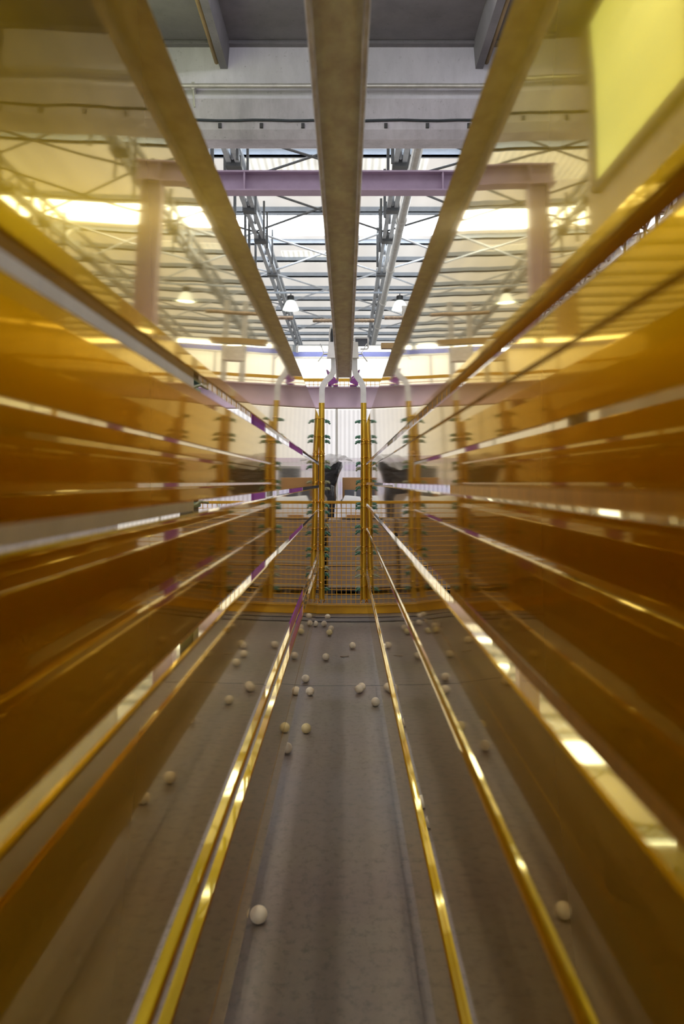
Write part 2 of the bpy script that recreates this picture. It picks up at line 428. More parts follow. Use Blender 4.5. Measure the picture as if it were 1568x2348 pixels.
DW = 9.5*K
def partition():
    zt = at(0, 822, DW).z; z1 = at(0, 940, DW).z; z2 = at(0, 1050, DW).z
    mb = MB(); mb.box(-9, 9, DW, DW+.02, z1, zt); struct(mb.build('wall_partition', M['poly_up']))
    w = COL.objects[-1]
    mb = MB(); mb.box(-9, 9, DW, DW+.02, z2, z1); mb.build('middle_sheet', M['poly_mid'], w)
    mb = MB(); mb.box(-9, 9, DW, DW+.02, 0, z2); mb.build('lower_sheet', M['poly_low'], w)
    mb = MB()
    for px in [772-135*7+135*i for i in range(15)]:
        x = (px-CX)*DW/F; mb.box(x-.02, x+.02, DW-.03, DW, 0, zt)
    mb.box(-9, 9, DW-.04, DW+.04, zt, zt+.025)
    mb.build('sheet_frame', M['frame_white'], w)
    mb = MB(); mb.box(-9, 9, DW+.05, DW+.08, zt+.0, at(0, 806, DW).z); mb.build('top_band', M['blue'], w)
    # timber uprights leaning in the wall
    # fluorescent tubes along the top
    zf = at(0, 804, DW).z
    for i in range(-4, 5):
        x = i*1.62-.02
        r = empty('tube_light', (x, DW-.1, zf))
        tag(r, 'long white fluorescent tube above the translucent partition', 'tube light', 'fluorescent tubes along the partition top')
        mb = MB(); mb.tube((x-.74, DW-.1, zf), (x+.74, DW-.1, zf), .03, 10); child(mb, 'tube', M['tube_glow'], r, smooth=True)
        mb = MB(); mb.box(x-.78, x+.78, DW-.08, DW+.05, zf+.03, zf+.07); 
        for s in (-1, 1): mb.box(x+s*.76-.02, x+s*.76+.02, DW-.13, DW-.05, zf-.04, zf+.05)
        child(mb, 'fixture', M['frame_white'], r)
    # things seen dimly through the lower sheet
    mb = MB(); rows = [(1048, 1060), (1062, 1078), (1080, 1098), (1100, 1118)]
    d = DW+.5
    for k, (a, b) in enumerate(rows):
        for i in range(-7, 8):
            x0 = i*.62+.13*((k*37) % 5); 
            r_ = random.Random(k*40+i)
            if abs(x0) > 2.5: continue
            o = MB().box(x0-.28, x0+.28, d, d+.4, at(0, b, d).z, at(0, a+r_.randint(0, 4), d).z, .012).build('stacked_board', [M['lilac'], M['lilac'], M['beige'], M['grey_alu']][r_.randint(0, 3)])
            tag(o, 'lilac and grey board packs stacked behind the translucent partition', 'board pack', 'board packs behind the partition')
    o = MB().box(-2.75, 2.75, d-.05, d+.45, at(0, 1134, d).z, at(0, 1119, d).z, .01).build('storage_shelf', M['blue'])
    tag(o, 'blue shelf edge dimly seen behind the translucent partition', 'shelf')
    mb = MB(); mb.box(-2.75, 2.75, d, d+.4, 0, at(0, 1134, d).z); 
    mb.build('shelf_base', M['beige'], o)
partition()

# ------------------------------------------------------------------ portal frame and purple steel
def ibeam_x(mb, x0, x1, y, z0, z1, w, t, seams=()):
    mb.box(x0, x1, y-w/2, y+w/2, z0, z0+t); mb.box(x0, x1, y-w/2, y+w/2, z1-t, z1); mb.box(x0, x1, y-t/3, y+t/3, z0+t, z1-t)
    for s in seams: mb.box(s-t/2, s+t/2, y-w/2+.01, y+w/2-.01, z0+t, z1-t)
def portal():
    d = 9.8*K; z0, z1 = at(0, 436, d-.15).z, at(0, 390, d-.15).z
    r = empty('portal_frame', (0, d, 0))
    tag(r, 'dusty purple steel portal beam crossing the hall under the roof', 'beam')
    mb = MB(); ibeam_x(mb, -3.3, 3.3, d, z0, z1, .30, .025, [at(562, 0, d).x, -2.9, 2.9, 1.6]); child(mb, 'beam', M['portal'], r)
    for s in (-1, 1):
        x = s*3.02; mb = MB()
        for q in (-.17, .15): mb.box(x+q, x+q+.02, d-.16, d+.16, 0, z0)
        mb.box(x-.16, x+.16, d-.01, d+.01, 0, z0); child(mb, 'column', M['portal'], r)
portal()

DB = 5.2*K
def crossbeam():
    z0, z1 = at(0, 935, DB-.06).z, at(0, 886, DB-.06).z
    r = empty('cross_beam', (0, DB, 0))
    tag(r, 'pale purple steel cross beam on posts carrying the end of the overhead channel', 'beam')
    mb = MB(); ibeam_x(mb, -1.7, 1.7, DB, z0, z1, .12, .010); child(mb, 'beam', M['purple_pale'], r)
    for x in (-.445, -.78, 1.1, 1.6):
        mb = MB()
        for q in (-.058, .048): mb.box(x+q, x+q+.010, DB+.02, DB+.14, 0, z0)
        mb.box(x-.055, x+.055, DB+.075, DB+.085, 0, z0); mb.prism([(x-.11, 0), (x+.11, 0), (x+.085, .14), (x-.085, .14)], DB-.01, DB+.02)
        child(mb, 'column', M['purple'], r)
    # flared saddle plates that guide the bar
    for s, pi, po, pt in ((-1, 775, 752, 749), (1, 802, 821, 824)):
        a, b, t = at(pi, 872, DB-.08), at(po, 882, DB-.08), at(pt, 848, DB-.08)
        m_ = at(po+(-s)*2, 868, DB-.08)
        mb = MB()
        mb.prism([(a.x, a.z-.02), (b.x, z1), (b.x, m_.z+.02), (t.x, t.z), (t.x+s*.006, t.z), (m_.x-s*.03, m_.z), (a.x, a.z)], DB-.09, DB-.08)
        mb.box(min(a.x, b.x), max(a.x, b.x), DB-.09, DB+.06, z1, z1+.010)
        mb.prism([(t.x, t.z), (t.x-s*.006, t.z), (m_.x-s*.06, m_.z), (m_.x-s*.05, m_.z-.01)], DB-.09, DB+.05)
        sd = child(mb, 'saddle', M['purple'], r)
        p = at((762, 820)[s > 0], 886, DB-.1)
        mb = MB(); mb.tube(p, p+Vector((0, .03, 0)), .010, 6); child(mb, 'bolt', M['bolt'], r).parent = sd
crossbeam()

def side_frames():
    for px, w in ((-.75, 'left'), (.62, 'right')):
        d = DB+.25; z0 = at(0, 886, DB).z; x = px
        r = empty('lifting_frame', (x, d, z0))
        tag(r, 'small steel lifting frame with a cross rod standing on the cross beam, %s side' % w, 'frame', 'lifting frames beside the rack')
        mb = MB()
        for s in (-1, 1): mb.box(x+s*.085-.025, x+s*.085+.025, d-.02, d+.02, z0, at(0, 702, d).z)
        child(mb, 'upright', M['pipe'], r)
        z = at(0, 730, d).z; mb = MB(); mb.tube((x-.27, d-.03, z), (x+.27, d-.03, z), .017, 10); child(mb, 'cross_rod', M['rod'], r)
        mb = MB(); mb.box(x-.30, x+.22, d-.05, d+.05, at(0, 800, d).z, at(0, 788, d).z); child(mb, 'shelf_plate', M['tan_pipe'], r)
        mb = MB(); mb.box(x-.1, x+.1, d-.05, d+.05, at(0, 840, d).z, at(0, 806, d).z, .01); child(mb, 'clamp_block', M['galv_edge'], r)
side_frames()

# ------------------------------------------------------------------ overhead channel with its clamps
def flight_bar():
    x0, x1 = -20.6*U, 12.4*U; zl, zw = H+235*U, H+243*U; zt = zl+.09; t = .013
    r = empty('flight_bar', ((x0+x1)/2, D, zl))
    tag(r, 'long grey galvanised steel channel running overhead along the middle', 'beam')
    ye = D+.12
    mb = MB()
    mb.prism([(x0+t, zw), (x1-t, zw), (x1-t, zt), (x0+t, zt)], YN, ye); child(mb, 'channel_web', M['galv'], r)
    for a, b in ((x0, x0+t), (x1-t, x1)):
        mb = MB(); mb.prism([(a, zl+.003), (a+.003, zl), (b-.003, zl), (b, zl+.003), (b, zt), (a, zt)], YN, ye)
        child(mb, 'channel_flange', M['galv_edge'], r)
    # cross rod on two uprights at the far end
    d = D-.05
    for px in (780, 795):
        p = at(px, 735, d); mb = MB(); mb.box(p.x-.012, p.x+.012, d-.015, d+.015, zt, p.z+.03); child(mb, 'upright', M['pipe'], r)
    a, b = at(717, 735, d-.03), at(858, 735, d-.03)
    mb = MB(); mb.tube(a, b, .0145, 12)
    for k in range(18): 
        q = a.lerp(b, (k+.5)/18); mb.tube(q-Vector((.004,0,0)), q+Vector((.004,0,0)), .0165, 12)
    child(mb, 'cross_rod', M['rod'], r)
flight_bar()

def rounded(pts, rad, n=7):
    out = [pts[0]]
    for a, b, c in zip(pts, pts[1:], pts[2:]):
        a, b, c = Vector(a), Vector(b), Vector(c); d1 = (a-b).normalized(); d2 = (c-b).normalized()
        p, q = b+d1*rad, b+d2*rad
        for i in range(n+1):
            t = i/n; out.append(tuple((1-t)**2*p+2*t*(1-t)*b+t*t*q))
    out.append(pts[-1]); return out

def px2(px, py, d=D): v = at(px, py, d); return (v.x, v.z)

POST_X = {}
def hangers():
    for side, s, pts, gx in (('left', -1, [(765.4,800),(765.4,856),(738,882),(738,926)], (731.1, 743.9)),
                             ('right', 1, [(812.6,800),(812.6,856),(833,882),(833,926)], (827.2, 840.0))):
        d0, d1 = D-.012, D+.018
        xm = at((gx[0]+gx[1])/2, 0, D).x
        r = empty('hanger_post', (xm, D, at(0, 1378, D).z))
        tag(r, 'gold dyed hanger post with bare white bent top, holding the %s rack' % side, 'post', 'hanger posts of the rack')
        mb = MB(); line = rounded([px2(*p) for p in pts], .055); mb.strip(line, .0232, d0, d1)
        child(mb, 'bent_top', M['alu'], r)
        # the dyed part: a shallow channel section
        xa, xb = at(gx[0], 0, D).x, at(gx[1], 0, D).x; z0, z1 = at(0, 1374, D).z, at(0, 924, D).z
        mb = MB(); mb.prism([(xa, d0), (xa+.006, d0-.006), (xm-.004, d0-.002), (xm+.004, d0-.002), (xb-.006, d0-.006), (xb, d0), (xb, d1), (xa, d1)], z0, z1, 'Z')
        child(mb, 'dyed_bar', M['gold_post'], r)
        # forked foot
        mb = MB()
        for q in (-1, 1): mb.path([(xm+q*.012, D, z0+.02), (xm+q*.024, D-.02, z0-.01), (xm+q*.014, D-.03, z0-.022)], .005)
        child(mb, 'foot', M['gold_wire'], r)
        # tie wires: bowed loops round the bar and crossed ties
        ys = [962, 1000, 1040, 1062, 1102, 1110, 1150, 1166, 1212, 1246, 1262, 1300, 1330, 1348] if s < 0 else [965, 1010, 1012, 1050, 1062, 1100, 1112, 1140, 1162, 1208, 1216, 1252, 1264, 1305, 1318, 1345]
        for k, y in enumerate(ys):
            p = at(0, y, D); hw = (xb-xa)/2+.001; sag = .022*((k*7) % 5-1.2)/3
            mb = MB()
            mb.path([(xm-hw, D+.02, p.z), (xm-hw-.001, D-.01, p.z), (xm-hw*.6, D-.026, p.z-sag*.7), (xm, D-.03, p.z-sag), (xm+hw*.6, D-.026, p.z-sag*.7), (xm+hw+.001, D-.01, p.z), (xm+hw, D+.02, p.z)], .0028)
            child(mb, 'tie_wire', M['gold_wire'], r, smooth=True)
            if k % 4 == 2:
                mb = MB(); mb.path([(xm-hw, D-.015, p.z-.03), (xm-.004, D-.032, p.z+.02), (xm+.004, D-.032, p.z+.02), (xm+hw, D-.015, p.z-.03)], .003)
                child(mb, 'tie_wire', M['gold_wire'], r, smooth=True)
        POST_X[side] = (xa, xb)
        # clamp block with wing screw against the channel
        cx0, cx1 = ((751, 768), (806, 821))[s > 0]
        a, b = at(cx0, 822, D-.03), at(cx1, 786, D-.03)
        c = empty('wing_clamp', ((a.x+b.x)/2, D-.02, a.z))
        tag(c, 'grey clamp block with wing screw on the %s side of the overhead channel end' % side, 'clamp', 'wing clamps on the overhead channel')
        mb = MB(); xx = (a.x-.004, b.x) if s < 0 else (a.x, b.x+.004)
        mb.prism([(xx[0], a.z), (xx[1], a.z), (xx[1]-(.006 if s > 0 else 0), b.z), (xx[0]+(.014 if s < 0 else 0), b.z)], D-.075, D-.02)
        child(mb, 'block', M['grey_alu'] if s > 0 else M['alu'], c)
        sx = 743 if s < 0 else 828
        p = at(sx, 811, D-.06); q = at(cx0 if s < 0 else cx1, 811, D-.06)
        mb = MB(); mb.tube(p, q, .008, 8); mb.tube(p-Vector((s*-.008, 0, 0)), p+Vector((s*.01, 0, 0)), .014, 10); sc = child(mb, 'screw', M['bolt'], c)
        mb = MB(); e1, e2 = at(sx+s*14, 829, D-.06), at(sx+s*13 if s > 0 else sx-9, 788, D-.06)
        mb.path([e1, p, e2], .0042); child(mb, 'wing', M['bolt'], c).parent = sc
    # white loop handle
    r = empty('loop_handle', at(829, 800, D)); tag(r, 'white rounded loop handle standing right of the overhead channel end', 'handle')
    P = rounded([px2(813, 797), px2(813, 773), px2(844, 773), px2(844, 799), px2(826, 799)], .012)
    mb = MB(); mb.strip(P, .006, D+.02, D+.04); child(mb, 'loop', M['frame_white'], r)
    p, q = at(814, 796, D+.03), at(843, 776, D+.03); mb = MB(); mb.box(p.x, q.x, D+.045, D+.05, p.z+.01, q.z); child(mb, 'pane', M['slate'], r)
    r = empty('loop_handle', at(758, 800, D)); tag(r, 'white loop handle seen edge on, left of the overhead channel end', 'handle')
    P = rounded([px2(756, 799), px2(755, 765), px2(759, 745)], .02); mb = MB(); mb.strip(P, .006, D+.02, D+.05); child(mb, 'loop', M['frame_white'], r)
    mb = MB(); p, q = at(757, 785, D), at(764, 752, D); mb.box(p.x, q.x, D+.03, D+.06, p.z, q.z); child(mb, 'pane', M['black'], r)
hangers()

# ------------------------------------------------------------------ the two racks of gold profiles
YE = D*1.035
T = 5.2*U
def profile(side, top, bot, label, groove=False, step=None, name='gold_profile', thick=T):
    """top, bot: (x, z) of the polished face's edges in post pixels; the body lies outside of it"""
    s = -1 if side == 'left' else 1
    xt, zt, xb, zb = top[0]*U*s, H+top[1]*U, bot[0]*U*s, H+bot[1]*U
    o = thick*s; c = .0025
    def lerp(z): 
        t = (zt-z)/(zt-zb); return xt+(xb-xt)*t
    poly = [(lerp(zt-c), zt-c), (xt+s*c, zt)]
    if groove:
        g = thick*.30
        poly += [(xt+s*g, zt), (xt+s*g, zt-.012), (xt+o-s*g, zt-.012), (xt+o-s*g, zt)]
    poly += [(xt+o, zt), (xb+o, zb), (xb+s*c, zb), (lerp(zb+c), zb+c)]
    if step:
        zs = H+step*U; poly += [(lerp(zs-.003), zs-.003), (lerp(zs)+s*.003, zs), (lerp(zs+.003), zs+.003)]
    mb = MB(); mb.prism(poly, YN, YE)
    ob = mb.build(name, M['gold'], loc=(xt, D, zb))
    tag(ob, label, 'profile', 'gold profiles of the %s rack' % side)
    # dark closing caps at the far end
    return ob
L, R = 'left', 'right'
profile(L, (60.2, 146.5), (63, 46), 'wide mirror-polished gold profile, topmost on the left rack, reflecting the roof')
profile(L, (63, 39.3), (63, -8), 'gold profile second from the top of the left rack, just above eye level')
profile(L, (63, -13), (63, -61.5), 'gold profile below the eye-level gap of the left rack')
profile(L, (63, -67), (64.3, -160), 'dark gold profile with bright top edge, second from the bottom on the left rack')
profile(L, (63, -174), (63, -178), 'narrow gold bar lying in the lowest gap of the left rack', name='gold_bar')
profile(L, (63, -196), (67.5, -300), 'wide gold profile with bright top edge, lowest on the left rack', step=-262)
profile(R, (45.2, 131), (47, 44), 'wide mirror-polished gold profile, topmost on the right rack, reflecting the roof')
profile(R, (47, 39.8), (47, -1.5), 'gold profile with a thin seam, second from the top on the right rack', step=29)
profile(R, (47, -5.3), (47, -48), 'gold profile just below the eye-level gap of the right rack')
profile(R, (47, -57), (47.6, -103), 'gold profile with wide bright top edge, third from the bottom on the right rack')
profile(R, (47, -110), (48.2, -199), 'dark gold profile with thin bright top edge, second from the bottom on the right rack')
profile(R, (47, -223), (47.3, -284), 'gold profile with grooved double top edge, lowest on the right rack', groove=True)

# ------------------------------------------------------------------ spring clamps on the posts
def clamps():
    ys = {'left': [966, 1001, 1012, 1059, 1070, 1105, 1120, 1158, 1174, 1204, 1221, 1259, 1273, 1302, 1316, 1350],
          'right': [967, 1002, 1013, 1062, 1074, 1104, 1118, 1155, 1164, 1207, 1218, 1256, 1267, 1302, 1320, 1350]}
    ordw = ['topmost', 'second', 'third', 'fourth', 'fifth', 'sixth', 'seventh', 'eighth', 'ninth', 'tenth', 'eleventh', 'twelfth', 'thirteenth', 'fourteenth', 'fifteenth', 'lowest']
    for side in ys:
        xa, xb = POST_X[side]; s = -1 if side == 'left' else 1
        x = xb+.0035 if s < 0 else xa-.0035; q = 1 if s < 0 else -1   # the clamp sticks out into the aisle
        for k, y in enumerate(ys[side]):
            z = at(0, y, D).z; rr = random.Random(k*17+(s > 0)); dk = -.006-.016*rr.random(); ln = .026+.010*rr.random()
            pale = rr.random() < .32; m = M['paleg'] if pale else M['green']
            r = empty('spring_clamp', (x, D-.01, z))
            tag(r, '%s green spring clamp, %s on the %s hanger post' % ('pale' if pale else 'dark', ordw[k] if k in (0, 15) else ordw[k]+' from the top', side), 'clamp', 'spring clamps on the %s post' % side)
            mb = MB(); mb.prism([(x, z+.013), (x+q*.016, z+.013), (x+q*.026, z+.004), (x+q*.020, z-.014), (x, z-.014)], D-.028, D+.008)
            child(mb, 'jaw', m, r)
            mb = MB(); mb.path([(x+q*.012, D-.022, z+.003), (x+q*.028, D-.030, z+dk*.4), (x+q*(ln+.004), D-.032, z+dk), (x+q*(ln+.012), D-.032, z+dk*1.25)], .0075, 8); child(mb, 'grip', m, r, smooth=True)
            mb = MB(); mb.path([(x+q*.012, D+.004, z+.004), (x+q*.026, D+.008, z+.008+dk*.2), (x+q*(ln+.006), D+.012, z+.004+dk*.5)], .0068, 8); child(mb, 'grip', m, r, smooth=True)
clamps()

# ------------------------------------------------------------------ neighbouring racks seen through the gaps
def neighbours():
    for za, zb, w in ((88, 140, 'upper'), (-44, -4, 'lower')):
        x = -.62; d1 = 2.40*K
        mb = MB(); mb.box(x-.03, x, -.5, d1, H+za*U, H+zb*U, .002)
        tag(mb.build('grey_profile', M['grey_alu'], loc=(x, 0, H+za*U)), 'dull grey profile seen through the %s gap of the left rack' % w, 'profile', 'grey profiles behind the left rack')
    mb = MB(); mb.box(-.74, -.68, 2.62*K, 2.72*K, 0.05, 1.95, .006); mb.box(-.82, -.60, 2.55*K, 2.8*K, 0, .05, .01)
    tag(mb.build('rack_upright', M['black']), 'black rack upright behind the left rack, seen through its gaps', 'post')
    for z, w in ((H+.395, 'upper'), (H+.44, 'upper'), (H-.10, 'lower'), (H-.06, 'lower')):
        r = empty('spring_clamp', (-.6, 2.5*K, z)); tag(r, 'green spring clamp by the black upright behind the left rack, %s gap' % w, 'clamp', 'spring clamps behind the left rack, %s gap' % w)
        mb = MB(); mb.box(-.678, -.64, 2.42*K, 2.60*K, z-.01, z+.012, .004); child(mb, 'jaw', M['green'], r)
        mb = MB(); mb.path([(-.64, 2.46*K, z), (-.62, 2.5*K, z+.016), (-.60, 2.56*K, z+.01)], .006); child(mb, 'grip', M['paleg'], r)
    for k, (z0, z1) in enumerate(((-.40, -.125), (-.70, -.415), (-.96, -.715))):
        for x, w in ((.46, 'right'), (-.62, 'left')):
            if x < 0 and k == 0: z1 = -.19
            mb = MB(); mb.box(x, x+.03, -.5, 2.6*K, H+z0, H+z1, .002)
            tag(mb.build('gold_profile', M['gold_post'], loc=(x, 0, H+z0)), 'satin gold profile of the next rack, seen through the %s rack gaps, %s of three' % (w, ('topmost', 'middle', 'lowest')[k]), 'profile')
    mb = MB(); mb.box(.46, .49, -.5, 2.6*K, H-.11, H+.06, .002)
    tag(mb.build('gold_profile', M['gold_post'], loc=(.46, 0, H)), 'satin gold profile of the next rack, seen through the right eye-level gap', 'profile')
neighbours()

# ------------------------------------------------------------------ yellow mesh fence
def fence(name, label, y, zt, zb, x0, x1, pitch, kick=None, wire=.0034):
    r = empty(name, ((x0+x1)/2, y, 0)); tag(r, label, 'fence')
    mb = MB(); mb.box(x0, x1, y-.012, y+.012, zt-.018, zt+.006, .002); child(mb, 'top_rail', M['yellow'], r)
    mb = MB()
    n = int((x1-x0)/pitch)
    for i in range(n+1): mb.tube((x0+i*pitch, y, zb), (x0+i*pitch, y, zt), wire, 5)
    k = 0; z = zb
    while z < zt: mb.tube((x0, y-.004, z), (x1, y-.004, z), wire, 5); z += pitch
    child(mb, 'wire_mesh', M['yellow'], r)
    if kick:
        mb = MB(); mb.box(x0, x1, y-.03, y-.01, kick[0], kick[1], .003); mb.box(x0, x1, y-.05, y-.01, kick[1]-.006, kick[1]); child(mb, 'kick_plate', M['yellow'], r)
    for x in (x0, x0+(x1-x0)*.22, x1-(x1-x0)*.22, x1):
        mb = MB(); mb.box(x-.02, x+.02, y-.02, y+.02, 0, zt); child(mb, 'fence_post', M['yellow'], r)
DF = 5.6*K
fence('mesh_fence', 'low yellow wire mesh fence with kick plate beyond the hanger posts', DF, at(0, 1150, DF).z, .09, -3.0, 3.0, .0455, (.0, at(0, 1386, DF).z))
# platform railing higher up behind the cross beam
def railing():
    d = 8.6*K; zt = at(0, 871, d).z
    r = empty('railing', (0, d, 0)); tag(r, 'yellow mesh railing of the walkway behind the purple cross beam', 'railing')
    mb = MB(); mb.box(-3.8, 3.8, d-.02, d+.02, zt-.025, zt+.02, .004); child(mb, 'top_rail', M['yellow'], r)
    mb = MB()
    for i in range(120): x = -3.8+i*.064; mb.tube((x, d, zt-.42), (x, d, zt), .004, 5)
    for k in range(1, 7): mb.tube((-3.8, d, zt-.07*k), (3.8, d, zt-.07*k), .004, 5)
    child(mb, 'wire_mesh', M['yellow'], r)
    for x in (-3.8, 3.8):
        mb = MB(); mb.box(x-.03, x+.03, d-.03, d+.03, 0, zt); child(mb, 'fence_post', M['yellow'], r)
railing()

# ------------------------------------------------------------------ goods stored behind the fence
def goods():
    d = 6.5*K
    def carton(px0, px1, py0, py1, label, dd=d, m=None, h=.5, flaps=True):
        a, b = at(px0, py1, dd), at(px1, py0, dd)
        r = empty('carton', ((a.x+b.x)/2, dd, a.z)); tag(r, label, 'carton', 'cartons behind the yellow fence')
        mb = MB(); mb.box(a.x, b.x, dd, dd+h, a.z, b.z, .006); child(mb, 'box', m or M['card'], r)
        mb = MB(); zm = a.z+(b.z-a.z)*.06
        mb.box(a.x+.01, b.x-.01, dd-.003, dd, zm, zm+.02); child(mb, 'seam_tape', M['beige'], r)
        return r
    # two layers of big cartons on black pallets, three columns
    zf = CY+H*F/d     # pixel row of the floor at that distance
    cols = [(580, 744, 'left of the left hanger post'), (752, 904, 'between the two hanger posts'), (912, 1074, 'right of the right hanger post')]
    for a, b, w in cols:
        carton(a, b, 1300, 1349, 'wide brown carton in the lower row, '+w)
        carton(a, b, 1192, 1299, 'tall brown carton in the upper row, '+w)
        p, q = at(a, 1350, d), at(b, 1364, d)
        r = empty('pallet', ((p.x+q.x)/2, d, 0)); tag(r, 'black pallet under the brown cartons, '+w, 'pallet', 'pallets under the cartons')
        mb = MB(); mb.box(p.x, q.x, d-.02, d+.5, p.z-.025, p.z, .003); child(mb, 'deck', M['pallet'], r)
        for t in (.05, .5, .95):
            x = p.x+(q.x-p.x)*t; mb = MB(); mb.box(x-.04, x+.04, d-.02, d+.5, 0, p.z-.025, .003); child(mb, 'runner', M['pallet'], r)
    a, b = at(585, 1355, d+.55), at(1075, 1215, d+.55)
    mb = MB(); mb.box(a.x, b.x, d+.53, d+.56, 0, b.z, .004)  # black sheet stands in for the shade in the gaps between cartons
    tag(mb.build('gap_dark_board', M['pallet'], loc=(0, d+.53, 0)), 'black board added behind the brown cartons to darken their gaps', 'board')
    # white cloth bundles on top with orange labels
    for a, b, w in ((600, 735, 'left of the left hanger post'), (778, 890, 'between the hanger posts'), (920, 1050, 'right of the right hanger post')):
        p, q = at(a, 1186, d+.05), at(b, 1138, d+.05)
        r = empty('cloth_bundle', ((p.x+q.x)/2, d, p.z)); tag(r, 'folded white cloth bundle lying on the brown carton, '+w, 'bundle', 'white bundles on the cartons')
        b2 = bmesh.new(); N = 18
        rr = random.Random(a)
        grid = []
        for i in range(N+1):
            row = []
            for j in range(9):
                u, v = i/N, j/8
                e = min(1, 4.2*min(u, 1-u)**.6) if 0 < u < 1 else .12
                f_ = math.sin(math.pi*min(1, max(0, v)))**.35 if 0 < v < 1 else .05
                z = p.z+(q.z-p.z)*max(.02, e*f_)+.008*math.sin(9*u+3*v+a)*e*f_
                row.append(b2.verts.new((p.x+(q.x-p.x)*u, d+.02+.4*v, z)))
            grid.append(row)
        for i in range(N):
            for j in range(8): b2.faces.new((grid[i][j], grid[i+1][j], grid[i+1][j+1], grid[i][j+1]))
        bot = [b2.verts.new((g[0].co.x, d+.02, p.z)) for g in grid]
        for i in range(N): b2.faces.new((bot[i], bot[i+1], grid[i+1][0], grid[i][0]))
        mb = MB(); mb.merge(b2); child(mb, 'cloth', M['white_bag'], r, smooth=True)
        mb = MB(); cx = p.x+(q.x-p.x)*.3
        mb.box(cx-.08, cx+.09, d-.012, d+.02, p.z-.004, p.z+.03, .006); child(mb, 'orange_corner', M['card2'], r)
    carton(785, 858, 1095, 1145.2, 'orange-brown carton standing behind the white bundle near the right hanger post', 7.3*K, M['card2'], .36)
    p0, q0 = at(780, 1192, 7.2*K), at(870, 1126, 7.2*K)
    mb = MB(); mb.box(at(781,0,(7.2*K+.05)).x, at(870,0,(7.2*K+.05)).x, 7.2*K, 7.2*K+.55, 0, at(0, 1146, 7.2*K).z, .01); o = mb.build('storage_crate', M['slate'], loc=(0, 7.2*K, 0))
    tag(o, 'slate grey storage crate under the orange-brown carton, behind the fence', 'crate')
    mb = MB(); a, b = at(790, 1146, 7.2*K), at(826, 1123, 7.2*K); mb.box(a.x, b.x+.1, 7.2*K, 7.2*K+.06, a.z, b.z, .004); o2 = mb.build('slate_board', M['slate'], loc=(a.x, 7.2*K, a.z)); tag(o2, 'dark slate board with a small white tag in front of the orange-brown carton', 'board')
    a, b = at(812, 1138, 7.2*K), at(816.5, 1127, 7.2*K)
    mb = MB(); mb.box(a.x, b.x, 7.2*K-.006, 7.2*K, a.z, b.z); oo = mb.build('tag', M['frame_white']); oo.parent = o2; oo.matrix_parent_inverse = Matrix.Translation(o2.location).inverted()
    # leaning brown sheet left
    a, b = at(742, 1191, d+.44), at(757, 1130, d+.44)
    mb = MB(); mb.prism([(a.x-.16, a.z), (a.x+.045, a.z), (a.x+.04, b.z-.06), (a.x+.015, b.z-.02), (a.x-.16, b.z)], d+.44, d+.455)
    tag(mb.build('cardboard_sheet', M['card'], loc=(a.x, d+.44, a.z)), 'torn brown cardboard sheet standing at the foot of the black wrapped pack', 'sheet')
    # black wrapped pack, flaring at the top
    d2 = 7.0*K
    prof = [(CY+H*F/d2, 700, 764), (1192, 700, 764), (1165, 690, 768), (1140, 680, 770), (1115, 670, 768), (1100, 660, 772), (1085, 655, 779), (1072, 650, 784), (1062, 648, 783), (1060, 668, 776), (1070, 690, 765)]
    b2 = bmesh.new(); rings = []; rr = random.Random(3)
    for k, (py, xa, xb) in enumerate(prof):
        ring = []; n = 22
        a, b = at(xa, py, d2), at(xb, py, d2); cx = (a.x+b.x)/2; hw = (b.x-a.x)/2
        for i in range(n):
            th = 2*math.pi*i/n; c, s_ = math.cos(th), math.sin(th)
            q = lambda v: math.copysign(abs(v)**.55, v)
            jit = .008*math.sin(5*th+k*1.9)+.006*(rr.random()-.5)
            ring.append(b2.verts.new((cx+(hw+jit)*q(c), d2+.22+(.2+jit)*q(s_), a.z+.018*math.sin(3*th+k))))
        rings.append(ring)
    for A, B in zip(rings, rings[1:]):
        for i in range(22): b2.faces.new((A[i], A[(i+1)%22], B[(i+1)%22], B[i]))
    b2.faces.new(rings[-1]); b2.faces.new(rings[0][::-1])
    base = at(730, CY+H*F/d2, d2)
    r = empty('wrapped_pack', base); tag(r, 'tall pack wrapped in wrinkled black film, flaring at the top, beside the left hanger post', 'pack')
    mb = MB(); mb.merge(b2); child(mb, 'black_film', M['black_wrap'], r)
    # clear film draped from its top
    b2 = bmesh.new(); g = []
    P = [(640,1040),(690,1044),(730,1047),(752,1041),(780,1042),(796,1047),(809,1056)]
    Q = [(640,1068),(690,1070),(735,1078),(760,1068),(778,1056),(795,1055),(805,1059)]
    for i in range(25):
        t = i/24*(len(P)-1); k = min(int(t), len(P)-2); f = t-k
        row = []
        for j in range(7):
            v = j/6; px = (P[k][0]*(1-f)+P[k+1][0]*f)*(1-v)+(Q[k][0]*(1-f)+Q[k+1][0]*f)*v
            py = (P[k][1]*(1-f)+P[k+1][1]*f)*(1-v)+(Q[k][1]*(1-f)+Q[k+1][1]*f)*v
            p = at(px, py, d2-.06); row.append(b2.verts.new((p.x, p.y+.03*math.sin(i*1.3+j), p.z+.006*math.sin(i*2.1+j*2))))
        g.append(row)
    for i in range(24):
        for j in range(6): b2.faces.new((g[i][j], g[i+1][j], g[i+1][j+1], g[i][j+1]))
    mb = MB(); mb.merge(b2); child(mb, 'clear_film', M['film'], r, smooth=True)
